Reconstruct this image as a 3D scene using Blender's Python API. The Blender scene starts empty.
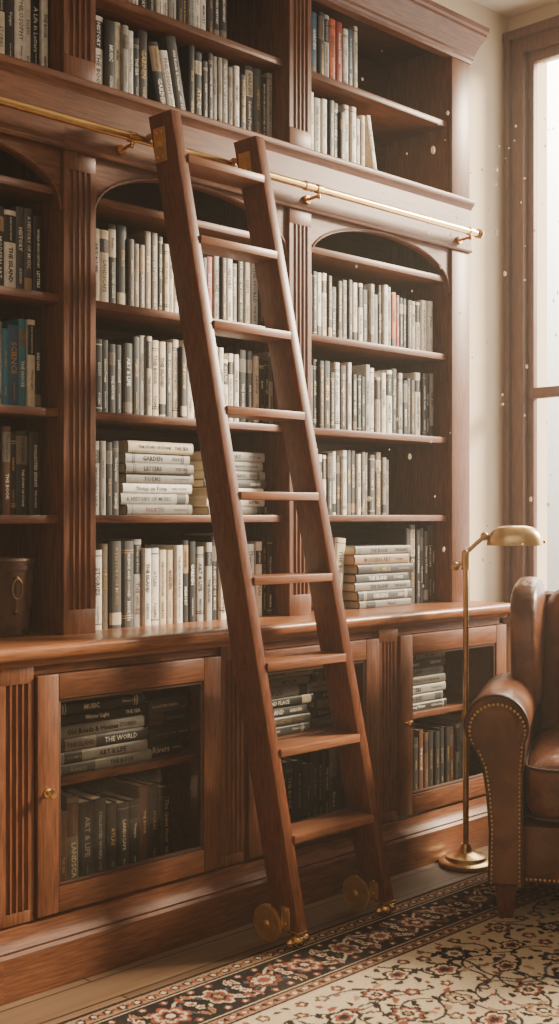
import bpy, bmesh, math, random
import numpy as np
from mathutils import Vector, Matrix
R = random.Random(7)
scene = bpy.context.scene
COL = scene.collection
ORG = {}

# ------------------------------------------------------------------ materials
def lin(c):
    out = []
    for v in c:
        v = v / 255.0
        out.append(v / 12.92 if v <= 0.04045 else ((v + 0.055) / 1.055) ** 2.4)
    return tuple(out) + (1.0,)

def newmat(name):
    m = bpy.data.materials.new(name)
    m.use_nodes = True
    nt = m.node_tree
    b = nt.nodes.get("Principled BSDF")
    return m, nt, b

def mat_noise(name, rgb, rough=0.5, metal=0.0, var=0.12, scale=30, bump=0.0, bscale=None, coat=0.0):
    m, nt, b = newmat(name)
    N = nt.nodes; L = nt.links
    tc = N.new("ShaderNodeTexCoord")
    no = N.new("ShaderNodeTexNoise"); no.inputs["Scale"].default_value = scale; no.inputs["Detail"].default_value = 4
    L.new(tc.outputs["Object"], no.inputs["Vector"])
    cr = N.new("ShaderNodeValToRGB")
    c = lin(rgb)
    cr.color_ramp.elements[0].position = 0.3
    cr.color_ramp.elements[1].position = 0.7
    cr.color_ramp.elements[0].color = tuple(v * (1 - var) for v in c[:3]) + (1,)
    cr.color_ramp.elements[1].color = tuple(min(1, v * (1 + var)) for v in c[:3]) + (1,)
    L.new(no.outputs["Fac"], cr.inputs["Fac"])
    L.new(cr.outputs["Color"], b.inputs["Base Color"])
    b.inputs["Roughness"].default_value = rough
    b.inputs["Metallic"].default_value = metal
    if coat: b.inputs["Coat Weight"].default_value = coat; b.inputs["Coat Roughness"].default_value = 0.25
    if bump > 0:
        n2 = N.new("ShaderNodeTexNoise"); n2.inputs["Scale"].default_value = bscale or scale * 4; n2.inputs["Detail"].default_value = 3
        L.new(tc.outputs["Object"], n2.inputs["Vector"])
        bp = N.new("ShaderNodeBump"); bp.inputs["Strength"].default_value = bump; bp.inputs["Distance"].default_value = 0.002
        L.new(n2.outputs["Fac"], bp.inputs["Height"]); L.new(bp.outputs["Normal"], b.inputs["Normal"])
    return m

def mat_wood(name, axis, dark, mid, light, rough=0.40, sc=1.0):
    m, nt, b = newmat(name)
    N = nt.nodes; L = nt.links
    tc = N.new("ShaderNodeTexCoord"); oi = N.new("ShaderNodeObjectInfo")
    add = N.new("ShaderNodeVectorMath"); add.operation = "ADD"
    mul = N.new("ShaderNodeVectorMath"); mul.operation = "SCALE"; mul.inputs["Scale"].default_value = 7.3
    cmb = N.new("ShaderNodeCombineXYZ")
    for i in range(3): L.new(oi.outputs["Random"], cmb.inputs[i])
    L.new(cmb.outputs[0], mul.inputs[0])
    L.new(tc.outputs["Object"], add.inputs[0]); L.new(mul.outputs[0], add.inputs[1])
    def mapped(a, c):
        mp = N.new("ShaderNodeMapping"); s = [a * sc] * 3; s[axis] = c * sc
        mp.inputs["Scale"].default_value = s; L.new(add.outputs[0], mp.inputs["Vector"]); return mp
    mA = mapped(12, 2.0); mB = mapped(170, 12.0)
    n1 = N.new("ShaderNodeTexNoise"); n1.inputs["Scale"].default_value = 1.0; n1.inputs["Detail"].default_value = 3; n1.inputs["Roughness"].default_value = 0.5; n1.inputs["Distortion"].default_value = 0.3
    L.new(mA.outputs[0], n1.inputs["Vector"])
    n2 = N.new("ShaderNodeTexNoise"); n2.inputs["Scale"].default_value = 1.0; n2.inputs["Detail"].default_value = 4; n2.inputs["Roughness"].default_value = 0.6
    L.new(mB.outputs[0], n2.inputs["Vector"])
    mx = N.new("ShaderNodeMix"); mx.data_type = "FLOAT"; mx.inputs["Factor"].default_value = 0.78
    L.new(n1.outputs["Fac"], mx.inputs[2]); L.new(n2.outputs["Fac"], mx.inputs[3])
    cr = N.new("ShaderNodeValToRGB")
    e = cr.color_ramp.elements
    e[0].position = 0.34; e[0].color = lin(dark)
    e[1].position = 0.66; e[1].color = lin(light)
    k = e.new(0.5); k.color = lin(mid)
    L.new(mx.outputs[0], cr.inputs["Fac"])
    L.new(cr.outputs["Color"], b.inputs["Base Color"])
    b.inputs["Roughness"].default_value = rough
    b.inputs["Specular IOR Level"].default_value = 0.35
    bp = N.new("ShaderNodeBump"); bp.inputs["Strength"].default_value = 0.08; bp.inputs["Distance"].default_value = 0.001
    L.new(n2.outputs["Fac"], bp.inputs["Height"]); L.new(bp.outputs["Normal"], b.inputs["Normal"])
    return m

WD, WM, WL = (78, 44, 27), (109, 65, 41), (132, 83, 54)
wood_v = mat_wood("mahogany_vertical_grain", 2, WD, WM, WL)
wood_h = mat_wood("mahogany_horizontal_grain", 0, WD, WM, WL)
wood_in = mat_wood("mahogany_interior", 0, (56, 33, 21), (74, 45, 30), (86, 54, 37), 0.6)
wood_ct = mat_wood("countertop_wood", 0, (114, 70, 44), (140, 90, 59), (160, 107, 72), 0.28)
wood_ld = mat_wood("ladder_wood", 2, (76, 41, 25), (104, 59, 37), (124, 74, 47), 0.36)
wood_lh = mat_wood("ladder_tread_wood", 0, (106, 64, 42), (132, 84, 56), (152, 100, 69), 0.36)
wood_win = mat_wood("window_casing_wood", 2, (68, 41, 28), (90, 57, 40), (106, 69, 49), 0.5)
brass = mat_noise("brushed_brass", (222, 184, 122), 0.25, 1.0, 0.08, 40)
brass_d = mat_noise("aged_brass", (208, 174, 120), 0.28, 1.0, 0.16, 30)
brass_w = mat_noise("satin_brass", (212, 172, 110), 0.34, 0.75, 0.14, 40)
bronze = mat_noise("antique_bronze", (120, 96, 68), 0.5, .9, 0.2, 60)
leather_d = mat_noise("dark_leather", (88, 64, 48), 0.55, 0, 0.5, 22, 0.8, 60)
piping_m = mat_noise("leather_piping", (66, 39, 27), 0.45, 0, 0.2, 20)
pages_m = mat_noise("paper_pages", (208, 192, 162), 0.85, 0, 0.12, 200)
plaster = mat_noise("cream_plaster", (202, 185, 160), 0.9, 0, 0.04, 6, 0.08, 120)
ceil_m = mat_noise("ceiling_plaster", (206, 198, 186), 0.9, 0, 0.03, 6)
stucco = mat_noise("backdrop_stucco", (238, 232, 220), 0.95, 0, 0.03, 3, 0.3, 40)

m, nt, b = newmat("worn_cognac_leather")
N = nt.nodes; L = nt.links
tc = N.new("ShaderNodeTexCoord")
n1 = N.new("ShaderNodeTexNoise"); n1.inputs["Scale"].default_value = 7; n1.inputs["Detail"].default_value = 8; n1.inputs["Distortion"].default_value = .6
L.new(tc.outputs["Object"], n1.inputs["Vector"])
cr = N.new("ShaderNodeValToRGB"); e = cr.color_ramp.elements
e[0].position = .32; e[0].color = lin((76, 44, 28)); e[1].position = .70; e[1].color = lin((132, 85, 56)); k = e.new(.5); k.color = lin((104, 62, 40))
L.new(n1.outputs["Fac"], cr.inputs["Fac"]); L.new(cr.outputs["Color"], b.inputs["Base Color"])
b.inputs["Roughness"].default_value = .30
n2 = N.new("ShaderNodeTexNoise"); n2.inputs["Scale"].default_value = 10; n2.inputs["Detail"].default_value = 6; n2.inputs["Distortion"].default_value = 2.2
vo = N.new("ShaderNodeTexVoronoi"); vo.inputs["Scale"].default_value = 150
L.new(tc.outputs["Object"], n2.inputs["Vector"]); L.new(tc.outputs["Object"], vo.inputs["Vector"])
b1 = N.new("ShaderNodeBump"); b1.inputs["Strength"].default_value = .5; b1.inputs["Distance"].default_value = .010; L.new(n2.outputs["Fac"], b1.inputs["Height"])
b2_ = N.new("ShaderNodeBump"); b2_.inputs["Strength"].default_value = .3; b2_.inputs["Distance"].default_value = .001; L.new(vo.outputs["Distance"], b2_.inputs["Height"])
L.new(b1.outputs[0], b2_.inputs["Normal"]); L.new(b2_.outputs[0], b.inputs["Normal"])
leather = m

def mat_glass(name, tint, fac):
    gl = bpy.data.materials.new(name); gl.use_nodes = True
    nt = gl.node_tree; nt.nodes.clear()
    o = nt.nodes.new("ShaderNodeOutputMaterial"); tr = nt.nodes.new("ShaderNodeBsdfTransparent"); tr.inputs[0].default_value = tint
    gs = nt.nodes.new("ShaderNodeBsdfGlossy"); gs.inputs["Roughness"].default_value = 0.04
    mx = nt.nodes.new("ShaderNodeMixShader"); mx.inputs[0].default_value = fac
    nt.links.new(tr.outputs[0], mx.inputs[1]); nt.links.new(gs.outputs[0], mx.inputs[2]); nt.links.new(mx.outputs[0], o.inputs[0])
    return gl
glass = mat_glass("clear_glass", (.98, .98, .97, 1), .02)
glass_c = mat_glass("cabinet_glass", (.92, .91, .89, 1), .035)

fm, nt, b = newmat("oak_floor_planks")
N = nt.nodes; L = nt.links
tc = N.new("ShaderNodeTexCoord")
br = N.new("ShaderNodeTexBrick"); br.inputs["Scale"].default_value = 1.0
br.inputs["Brick Width"].default_value = 1.3; br.inputs["Row Height"].default_value = 0.12; br.inputs["Mortar Size"].default_value = 0.003
br.inputs["Color1"].default_value = lin((128, 100, 75)); br.inputs["Color2"].default_value = lin((102, 79, 58)); br.inputs["Mortar"].default_value = lin((46, 33, 25))
L.new(tc.outputs["Object"], br.inputs["Vector"])
mp = N.new("ShaderNodeMapping"); mp.inputs["Scale"].default_value = (2.0, 40, 1)
L.new(tc.outputs["Object"], mp.inputs["Vector"])
no = N.new("ShaderNodeTexNoise"); no.inputs["Scale"].default_value = 1.5; no.inputs["Detail"].default_value = 6
L.new(mp.outputs[0], no.inputs["Vector"])
mr = N.new("ShaderNodeMapRange"); mr.inputs[3].default_value = 0.6; mr.inputs[4].default_value = 1.35
L.new(no.outputs["Fac"], mr.inputs[0])
mm = N.new("ShaderNodeVectorMath"); mm.operation = "SCALE"
L.new(br.outputs["Color"], mm.inputs[0]); L.new(mr.outputs[0], mm.inputs["Scale"])
L.new(mm.outputs[0], b.inputs["Base Color"]); b.inputs["Roughness"].default_value = 0.45
floor_m = fm

# ------------------------------------------------------------------ mesh builder
class MB:
    def __init__(s):
        s.bm = bmesh.new()
    def _merge(s, b2, m):
        for f in b2.faces: f.material_index = m
        me = bpy.data.meshes.new("tmp"); b2.to_mesh(me); b2.free()
        s.bm.from_mesh(me); bpy.data.meshes.remove(me)
    def box(s, lo, hi, bev=0.0, m=0, seg=2):
        b2 = bmesh.new()
        bmesh.ops.create_cube(b2, size=1)
        lo = Vector(lo); hi = Vector(hi)
        for v in b2.verts:
            v.co = Vector([(lo[i] + hi[i]) / 2 + v.co[i] * (hi[i] - lo[i]) for i in range(3)])
        if bev > 0:
            bmesh.ops.bevel(b2, geom=list(b2.edges), offset=bev, segments=seg, affect='EDGES', profile=0.5)
        s._merge(b2, m); return s
    def quadf(s, pts, m=0):
        b2 = bmesh.new(); b2.faces.new([b2.verts.new(p) for p in pts]); s._merge(b2, m); return s
    def hexa(s, bot, top, bev=0.0, m=0):
        b2 = bmesh.new()
        vb = [b2.verts.new(p) for p in bot]; vt = [b2.verts.new(p) for p in top]
        n = len(bot)
        b2.faces.new(vb[::-1]); b2.faces.new(vt)
        for i in range(n): b2.faces.new((vb[i], vb[(i + 1) % n], vt[(i + 1) % n], vt[i]))
        bmesh.ops.recalc_face_normals(b2, faces=b2.faces)
        if bev > 0:
            bmesh.ops.bevel(b2, geom=list(b2.edges), offset=bev, segments=2, affect='EDGES', profile=0.5)
        s._merge(b2, m); return s
    def prism(s, pts, axis, a0, a1, m=0, bev=0):
        def P(p, a):
            l = list(p); l.insert(axis, a); return l
        return s.hexa([P(p, a0) for p in pts], [P(p, a1) for p in pts], bev, m)
    def cyl(s, p0, p1, r0, r1=None, seg=20, m=0):
        r1 = r0 if r1 is None else r1
        p0 = Vector(p0); p1 = Vector(p1); d = p1 - p0
        b2 = bmesh.new()
        bmesh.ops.create_cone(b2, cap_ends=True, segments=seg, radius1=r0, radius2=r1, depth=d.length)
        q = Vector((0, 0, 1)).rotation_difference(d)
        M = Matrix.Translation((p0 + p1) / 2) @ q.to_matrix().to_4x4()
        bmesh.ops.transform(b2, matrix=M, verts=b2.verts)
        s._merge(b2, m); return s
    def sph(s, c, r, sc=(1, 1, 1), seg=16, m=0):
        b2 = bmesh.new()
        bmesh.ops.create_uvsphere(b2, u_segments=seg, v_segments=max(6, seg // 2), radius=r)
        for v in b2.verts: v.co = Vector((v.co.x * sc[0], v.co.y * sc[1], v.co.z * sc[2])) + Vector(c)
        s._merge(b2, m); return s
    def lathe(s, prof, c, seg=32, m=0, axis='Z'):
        b2 = bmesh.new(); rings = []
        for r, z in prof:
            ring = []
            for i in range(seg):
                a = 2 * math.pi * i / seg
                if axis == 'Z': p = (r * math.cos(a), r * math.sin(a), z)
                elif axis == 'X': p = (z, r * math.cos(a), r * math.sin(a))
                else: p = (r * math.cos(a), z, r * math.sin(a))
                ring.append(b2.verts.new(Vector(p) + Vector(c)))
            rings.append(ring)
        for k in range(len(rings) - 1):
            for i in range(seg):
                b2.faces.new((rings[k][i], rings[k][(i + 1) % seg], rings[k + 1][(i + 1) % seg], rings[k + 1][i]))
        if prof[0][0] > 1e-5: b2.faces.new(rings[0][::-1])
        if prof[-1][0] > 1e-5: b2.faces.new(rings[-1])
        bmesh.ops.remove_doubles(b2, verts=b2.verts, dist=1e-6)
        bmesh.ops.recalc_face_normals(b2, faces=b2.faces)
        s._merge(b2, m); return s
    def tube(s, path, r, seg=14, m=0):
        path = [Vector(p) for p in path]; b2 = bmesh.new(); rings = []
        n = len(path); ref = None
        for i, p in enumerate(path):
            t = (path[min(i + 1, n - 1)] - path[max(i - 1, 0)]).normalized()
            if ref is None: ref = t.orthogonal().normalized()
            ref = (ref - t * ref.dot(t)).normalized(); bn = t.cross(ref)
            rr = r[i] if isinstance(r, (list, tuple)) else r
            rings.append([b2.verts.new(p + (ref * math.cos(2 * math.pi * k / seg) + bn * math.sin(2 * math.pi * k / seg)) * rr) for k in range(seg)])
        for k in range(n - 1):
            for i in range(seg): b2.faces.new((rings[k][i], rings[k][(i + 1) % seg], rings[k + 1][(i + 1) % seg], rings[k + 1][i]))
        b2.faces.new(rings[0][::-1]); b2.faces.new(rings[-1])
        bmesh.ops.recalc_face_normals(b2, faces=b2.faces)
        s._merge(b2, m); return s
    def superell(s, c, h, e1=0.35, e2=0.35, nu=48, nv=24, m=0, fn=None):
        def sp(v, e): return math.copysign(abs(v) ** e, v)
        b2 = bmesh.new(); g = []
        for j in range(nv + 1):
            et = -math.pi / 2 + math.pi * j / nv; row = []
            for i in range(nu):
                om = 2 * math.pi * i / nu
                x = sp(math.cos(et), e1) * sp(math.cos(om), e2); y = sp(math.cos(et), e1) * sp(math.sin(om), e2); z = sp(math.sin(et), e1)
                p = Vector((x * h[0], y * h[1], z * h[2]))
                if fn: p = fn(p)
                row.append(b2.verts.new(p + Vector(c)))
            g.append(row)
        for j in range(nv):
            for i in range(nu): b2.faces.new((g[j][i], g[j][(i + 1) % nu], g[j + 1][(i + 1) % nu], g[j + 1][i]))
        bmesh.ops.remove_doubles(b2, verts=b2.verts, dist=1e-5)
        bmesh.ops.recalc_face_normals(b2, faces=b2.faces)
        s._merge(b2, m); return s
    def sweep(s, prof, path, m=0):
        b2 = bmesh.new(); rows = []
        for (x, y, nx, ny) in path:
            rows.append([b2.verts.new((x + nx * p, y + ny * p, z)) for p, z in prof])
        n = len(prof)
        for k in range(len(rows) - 1):
            for i in range(n):
                b2.faces.new((rows[k][i], rows[k][(i + 1) % n], rows[k + 1][(i + 1) % n], rows[k + 1][i]))
        b2.faces.new(rows[0][::-1]); b2.faces.new(rows[-1])
        bmesh.ops.recalc_face_normals(b2, faces=b2.faces)
        s._merge(b2, m); return s
    def done(s, name, mats, parent=None, origin=None, smooth=40, **props):
        vs = [v.co for v in s.bm.verts]
        if origin is None:
            lo = [min(v[i] for v in vs) for i in range(3)]; hi = [max(v[i] for v in vs) for i in range(3)]
            origin = Vector(((lo[0] + hi[0]) / 2, (lo[1] + hi[1]) / 2, lo[2]))
        origin = Vector(origin)
        for v in s.bm.verts: v.co -= origin
        me = bpy.data.meshes.new(name); s.bm.to_mesh(me); s.bm.free()
        for mt in (mats if isinstance(mats, (list, tuple)) else [mats]): me.materials.append(mt)
        if smooth:
            me.shade_smooth(); me.set_sharp_from_angle(angle=math.radians(smooth))
        ob = bpy.data.objects.new(name, me); COL.objects.link(ob)
        ORG[ob.name] = origin.copy()
        if parent is not None:
            ob.parent = parent; ob.location = origin - ORG[parent.name]
        else: ob.location = origin
        for k, v in props.items(): ob[k] = v
        return ob

def empty(name, loc, **props):
    e = bpy.data.objects.new(name, None); e.empty_display_size = 0.1; COL.objects.link(e)
    e.location = loc; ORG[e.name] = Vector(loc)
    for k, v in props.items(): e[k] = v
    return e

# ------------------------------------------------------------------ dimensions
CAM_H = 1.15; CAM_Y = -2.498
YB = 0.48           # back wall
XW = 4.38           # right wall
ZC = 3.28
BX = 3.64           # bookcase end
ZCT = 0.835

# ------------------------------------------------------------------ room
XL, YR = -1.0, -4.2
MB().box((XL - .1, YR - .1, -0.1), (XW + .3, YB + .1, 0)).done("floor", floor_m, kind="structure", label="brown wood plank floor", category="floor")
MB().box((XL - .1, YR - .1, ZC), (XW + .3, YB + .1, ZC + .1)).done("ceiling", ceil_m, kind="structure", label="pale plaster ceiling", category="ceiling")
MB().box((XL - .1, YB, 0), (XW + .14, YB + .1, ZC)).done("wall_back", plaster, kind="structure", label="cream plaster wall behind the bookcase", category="wall")
MB().box((XL - .1, YR, 0), (XL, YB, ZC)).done("wall_left", plaster, kind="structure", label="cream plaster wall", category="wall")
MB().box((XL - .1, YR - .1, 0), (XW + .14, YR, ZC)).done("wall_front", plaster, kind="structure", label="cream plaster wall", category="wall")
MB().box((7.2, .7, -.1), (7.35, 4.6, 6.0)).done("window_backdrop", stucco, kind="structure", label="added pale stucco backdrop outside the window", category="wall")  # invented backdrop, strongly lit so the window view reads white
W1 = (-1.95, 0.375, 0.72, 3.10)  # y0,y1,z0,z1
wl = MB(); T = 0.14
for (a, b_) in ((W1[1], YB), (YR, W1[0])):
    wl.box((XW, a, 0), (XW + T, b_, ZC))
wl.box((XW, W1[0], 0), (XW + T, W1[1], W1[2])); wl.box((XW, W1[0], W1[3]), (XW + T, W1[1], ZC))
wl.done("wall_right", plaster, kind="structure", label="cream plaster wall with a wide tall window", category="wall", smooth=0)
def window(w, name):
    e = empty(name, (XW, (w[0] + w[1]) / 2, w[2]), kind="structure", label="tall sash window with moulded reddish brown wood casing", category="window")
    c = MB(); cw = 0.092
    y0, y1, z0, z1 = w
    for (a, bb) in ((y1, y1 + cw), (y0 - cw, y0)):
        c.box((XW - .030, a, z0 - .02), (XW, bb, z1 + cw), .004)
        c.box((XW - .052, (bb - .026) if a >= y1 else a, z0 - .02), (XW - .02, bb if a >= y1 else a + .026, z1 + cw), .006)
        c.box((XW - .042, a if a >= y1 else bb - .014, z0), (XW - .02, (a + .014) if a >= y1 else bb, z1), .005)
    c.box((XW - .030, y0, z1), (XW, y1, z1 + cw), .004)
    c.box((XW - .050, y0 - cw - .01, z1 + cw - .03), (XW, y1 + cw + .01, z1 + cw + .01), .006)
    c.box((XW - .08, y0 - cw - .02, z0 - .04), (XW + .02, y1 + cw + .01, z0), .008)
    c.done("casing", wood_win, e)
    s = MB(); x0 = XW - .012; x1 = x0 + .03
    ya, yb = y0 + .001, y1 - .001; zm = 1.66; sw = .030
    s.box((x0, ya, z0), (x1, ya + sw, z1), .003); s.box((x0, yb - sw, z0), (x1, yb, z1), .003)
    s.box((x0 + .001, ya, z0), (x1, yb, z0 + .05), .003); s.box((x0 + .001, ya, z1 - .045), (x1, yb, z1), .003)
    s.box((x0 - .004, ya + sw * .5, zm - .02), (x1, yb - sw * .5, zm + .025), .003)
    for f in (1 / 3, 2 / 3):
        ym = ya + (yb - ya) * f
        s.box((x0 + .002, ym - .02, z0), (x1 - .002, ym + .02, z1), .002)
    s.done("sash", wood_win, e)
    g = MB()
    g.quadf([(x0 + .014, ya, z0), (x0 + .014, yb, z0), (x0 + .014, yb, z1), (x0 + .014, ya, z1)])
    g.done("glass_pane", glass, e, smooth=0)
window(W1, "window_1")
bb = MB(); bb.box((BX + .04, YB - .018, 0), (XW, YB, .16), .004); bb.done("baseboard_back", wood_h, kind="structure", label="mahogany baseboard", category="baseboard")
bb = MB(); bb.box((XW - .018, YR, 0), (XW, YB - .018, .16), .004); bb.done("baseboard_right", wood_in, kind="structure", label="mahogany baseboard", category="baseboard")

# ------------------------------------------------------------------ pilaster
def pilaster(x0, x1, yf, z0, z1, fz0, fz1, n=4, depth=.018, dep=.009):
    p = MB()
    p.box((x0, yf, z0), (x1, yf + depth, fz0), .0015)
    p.box((x0, yf, fz1), (x1, yf + depth, z1), .0015)
    w = x1 - x0; mgn = w * .14; fw = (w - 2 * mgn) / n
    prof = [(x1, yf + depth), (x0, yf + depth), (x0, yf)]
    for i in range(n):
        a = x0 + mgn + i * fw; gw = fw * .72; c = a + fw / 2
        for k in range(7):
            th = math.pi * k / 6
            prof.append((c - gw / 2 * math.cos(th), yf + dep * math.sin(th)))
    prof.append((x1, yf))
    p.prism(prof, 2, fz0, fz1)
    return p

# ------------------------------------------------------------------ base cabinets
CB = [0.86, 1.56, 2.265, 2.94, 3.64]
PW = 0.098
for k in range(4):
    xa, xb = CB[k], CB[k + 1]
    cab = empty("base_cabinet", ((xa + xb) / 2, .22, 0), label="mahogany base cabinet with glass door and fluted pilaster, under the countertop", category="cabinet", group="base cabinets under the bookcase")
    bd = MB()
    zt = ZCT - .05
    bd.box((xa, .0, .0), (xa + PW, YB - .01, zt))
    if k == 3: bd.box((xb - .02, .0, .0), (xb, YB - .01, zt))
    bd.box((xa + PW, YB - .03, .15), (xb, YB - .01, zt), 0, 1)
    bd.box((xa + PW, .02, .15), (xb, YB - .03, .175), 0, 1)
    bd.box((xa + PW, 0, .0), (xb, .02, .172))
    bd.box((xa + PW, 0, .762), (xb, .02, zt))
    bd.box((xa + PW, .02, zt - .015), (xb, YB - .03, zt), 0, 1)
    bd.done("body", [wood_h, wood_in], cab, smooth=0)
    pilaster(xa + .002, xa + PW - .002, -.012, .172, zt, .20, .745, 4).done("pilaster", wood_v, cab)
    xe = xb
    prof = [(-.0, 0.002), (.032, 0.002), (.032, .104), (.027, .112), (.029, .118), (.020, .132), (.014, .144), (.012, .163), (.0, .170)]
    pm = MB(); path = [(xa, 0, 0, -1), (xe, 0, 0, -1)]
    if k == 3: path = [(xa, 0, 0, -1), (xe, 0, 1, -1), (xe, YB - .02, 1, 0)]
    pm.sweep(prof, path).done("plinth", wood_h, cab, smooth=30)
    MB().box((xa + PW, .05, .466), (xb - (.02 if k == 3 else 0), YB - .03, .486), .002).done("shelf", wood_h, cab)
    da, db = xa + PW + .004, xb - .004
    dz0, dz1 = .176, .760; sw = .062
    d = MB()
    d.box((da, -.02, dz0), (da + sw, .0, dz1), .003); d.box((db - sw, -.02, dz0), (db, .0, dz1), .003)
    d.box((da + sw, -.02, dz0), (db - sw, .0, dz0 + sw), .003, 1); d.box((da + sw, -.02, dz1 - sw), (db - sw, .0, dz1), .003, 1)
    ia, ib, ic, id_ = da + sw, db - sw, dz0 + sw, dz1 - sw; q = .009
    d.box((ia - .001, -.015, ic), (ia + q, -.003, id_), .003, 2); d.box((ib - q, -.015, ic), (ib + .001, -.003, id_), .003, 2)
    d.box((ia, -.015, ic - .001), (ib, -.003, ic + q), .003, 2); d.box((ia, -.015, id_ - q), (ib, -.003, id_ + .001), .003, 2)
    door = d.done("door", [wood_v, wood_h, wood_in], cab)
    MB().quadf([(ia, -.008, ic), (ib, -.008, ic), (ib, -.008, id_), (ia, -.008, id_)]).done("glass_pane", glass_c, door, smooth=0)
    kx = da + sw * .45; kz = .475
    MB().lathe([(0, -.048), (.009, -.047), (.0125, -.041), (.010, -.034), (.005, -.030), (.005, -.024), (.011, -.022), (.011, -.020), (0, -.020)], (kx, 0, kz), 20, axis='Y').done("knob", brass, door)

# ------------------------------------------------------------------ countertop
ct = MB()
prof = [(0, ZCT - .05), (.012, ZCT - .05), (.014, ZCT - .042), (.022, ZCT - .036), (.024, ZCT - .032), (.036, ZCT - .030), (.041, ZCT - .022), (.042, ZCT - .010), (.038, ZCT - .003), (.032, ZCT), (0, ZCT)]
ct.sweep(prof, [(CB[0], 0, 0, -1), (BX, 0, .5, -1), (BX, YB - .01, .5, 0)])
ct.box((CB[0], 0, ZCT - .048), (BX, YB - .01, ZCT))
ct.done("countertop", wood_ct, label="long polished mahogany countertop over the base cabinets", category="countertop", smooth=35)

# ------------------------------------------------------------------ upper bookcases
UB = [1.005, 1.85, 2.695, 3.64]
UF = 0.15
SH = [1.15, 1.43, 1.73, 2.01]
for k in range(3):
    xa, xb = UB[k], UB[k + 1]
    pw = .105 if k < 2 else .10
    ia = xa + pw; ib = xb if k < 2 else 3.53
    bc = empty("bookcase", ((xa + xb) / 2, .3, ZCT), label="mahogany bookcase bay with arched opening, shelves and fluted pilasters", category="bookcase", group="bookcase bays along the wall")
    b_ = MB()
    b_.box((xa, UF + .01, ZCT), (ia, YB - .01, 2.86))
    if k == 2: b_.box((ib, UF + .01, ZCT), (xb, YB - .01, 2.86))
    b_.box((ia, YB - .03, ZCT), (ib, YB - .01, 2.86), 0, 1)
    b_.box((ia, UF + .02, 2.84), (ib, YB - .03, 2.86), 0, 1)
    b_.done("body", [wood_v, wood_in], bc, smooth=0)
    for z in SH + [2.57]:
        MB().box((ia, UF + .012, z - .022), (ib, YB - .03, z), .003).done("shelf", wood_h, bc)
    cx = (ia + ib) / 2; hw = (ib - ia) / 2
    ns = 28
    lo = []
    for i in range(ns + 1):
        th = math.pi * (1 - i / ns)
        c_, s_ = math.cos(th), math.sin(th)
        lo.append((cx + (hw - .001) * c_, 1.945 + .155 * (max(0, s_) ** .85)))
    ap = MB()
    b2 = bmesh.new(); fr = []; bk = []
    for (x, z) in lo:
        fr.append((b2.verts.new((x, UF + .004, z)), b2.verts.new((x, UF + .004, 2.125))))
        bk.append((b2.verts.new((x, UF + .028, z)), b2.verts.new((x, UF + .028, 2.125))))
    for i in range(len(lo) - 1):
        b2.faces.new((fr[i][0], fr[i + 1][0], fr[i + 1][1], fr[i][1]))
        b2.faces.new((bk[i][1], bk[i + 1][1], bk[i + 1][0], bk[i][0]))
        b2.faces.new((fr[i][0], bk[i][0], bk[i + 1][0], fr[i + 1][0]))
        b2.faces.new((fr[i][1], fr[i + 1][1], bk[i + 1][1], bk[i][1]))
    bmesh.ops.recalc_face_normals(b2, faces=b2.faces)
    ap._merge(b2, 0)
    ap.tube([(x, UF + .003, z + .006) for x, z in lo], .004, 8)
    ap.done("arch_panel", wood_h, bc, smooth=30)
    fz = MB()
    fz.box((xa, UF - .014, 2.118), (xb, UF + .02, 2.262), .0)
    fz.sweep([(0, 2.108), (.016, 2.108), (.019, 2.114), (.016, 2.121), (0, 2.124)], [(xa, UF, 0, -1), (xb, UF, 0, -1)])
    fz.done("frieze", wood_h, bc, smooth=30)
    lg = MB()
    prof = [(-.30, 2.262), (.014, 2.262), (.017, 2.268), (.022, 2.275), (.029, 2.281), (.031, 2.288), (.030, 2.296), (.026, 2.30), (-.30, 2.30)]
    lg.sweep(prof, [(xa, UF, 0, -1), (xb, UF, 0, -1)]).done("ledge", wood_h, bc, smooth=30)
    pilaster(xa + .001, ia - .001, UF - .008, ZCT, 2.108, .90, 2.06, 4).done("pilaster", wood_v, bc)
    pilaster(xa + .001, ia - .001, UF - .008, 2.30, 2.84, 2.36, 2.79, 4).done("pilaster", wood_v, bc)
    if k == 2:
        MB().box((ib + .001, UF - .008, ZCT), (xb - .001, UF + .010, 2.108), .003).done("end_stile", wood_v, bc)
        MB().box((ib + .001, UF - .008, 2.30), (xb - .001, UF + .010, 2.84), .003).done("end_stile", wood_v, bc)
    cr = MB()
    cp = [(-.02, 2.80), (.012, 2.80), (.014, 2.812), (.020, 2.818), (.020, 2.828), (.026, 2.838), (.040, 2.862), (.058, 2.882), (.063, 2.890), (.063, 2.900), (.070, 2.906), (.072, 2.922), (-.02, 2.925)]
    path = [(xa, UF, 0, -1), (xb, UF, 0, -1)] if k < 2 else [(xa, UF, 0, -1), (xb, UF, .45, -1), (xb, YB - .01, .45, 0)]
    cr.sweep(cp, path); cr.box((xa, UF, 2.86), (xb, YB - .01, 2.92))
    cr.done("cornice", wood_h, bc, smooth=25)

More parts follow.
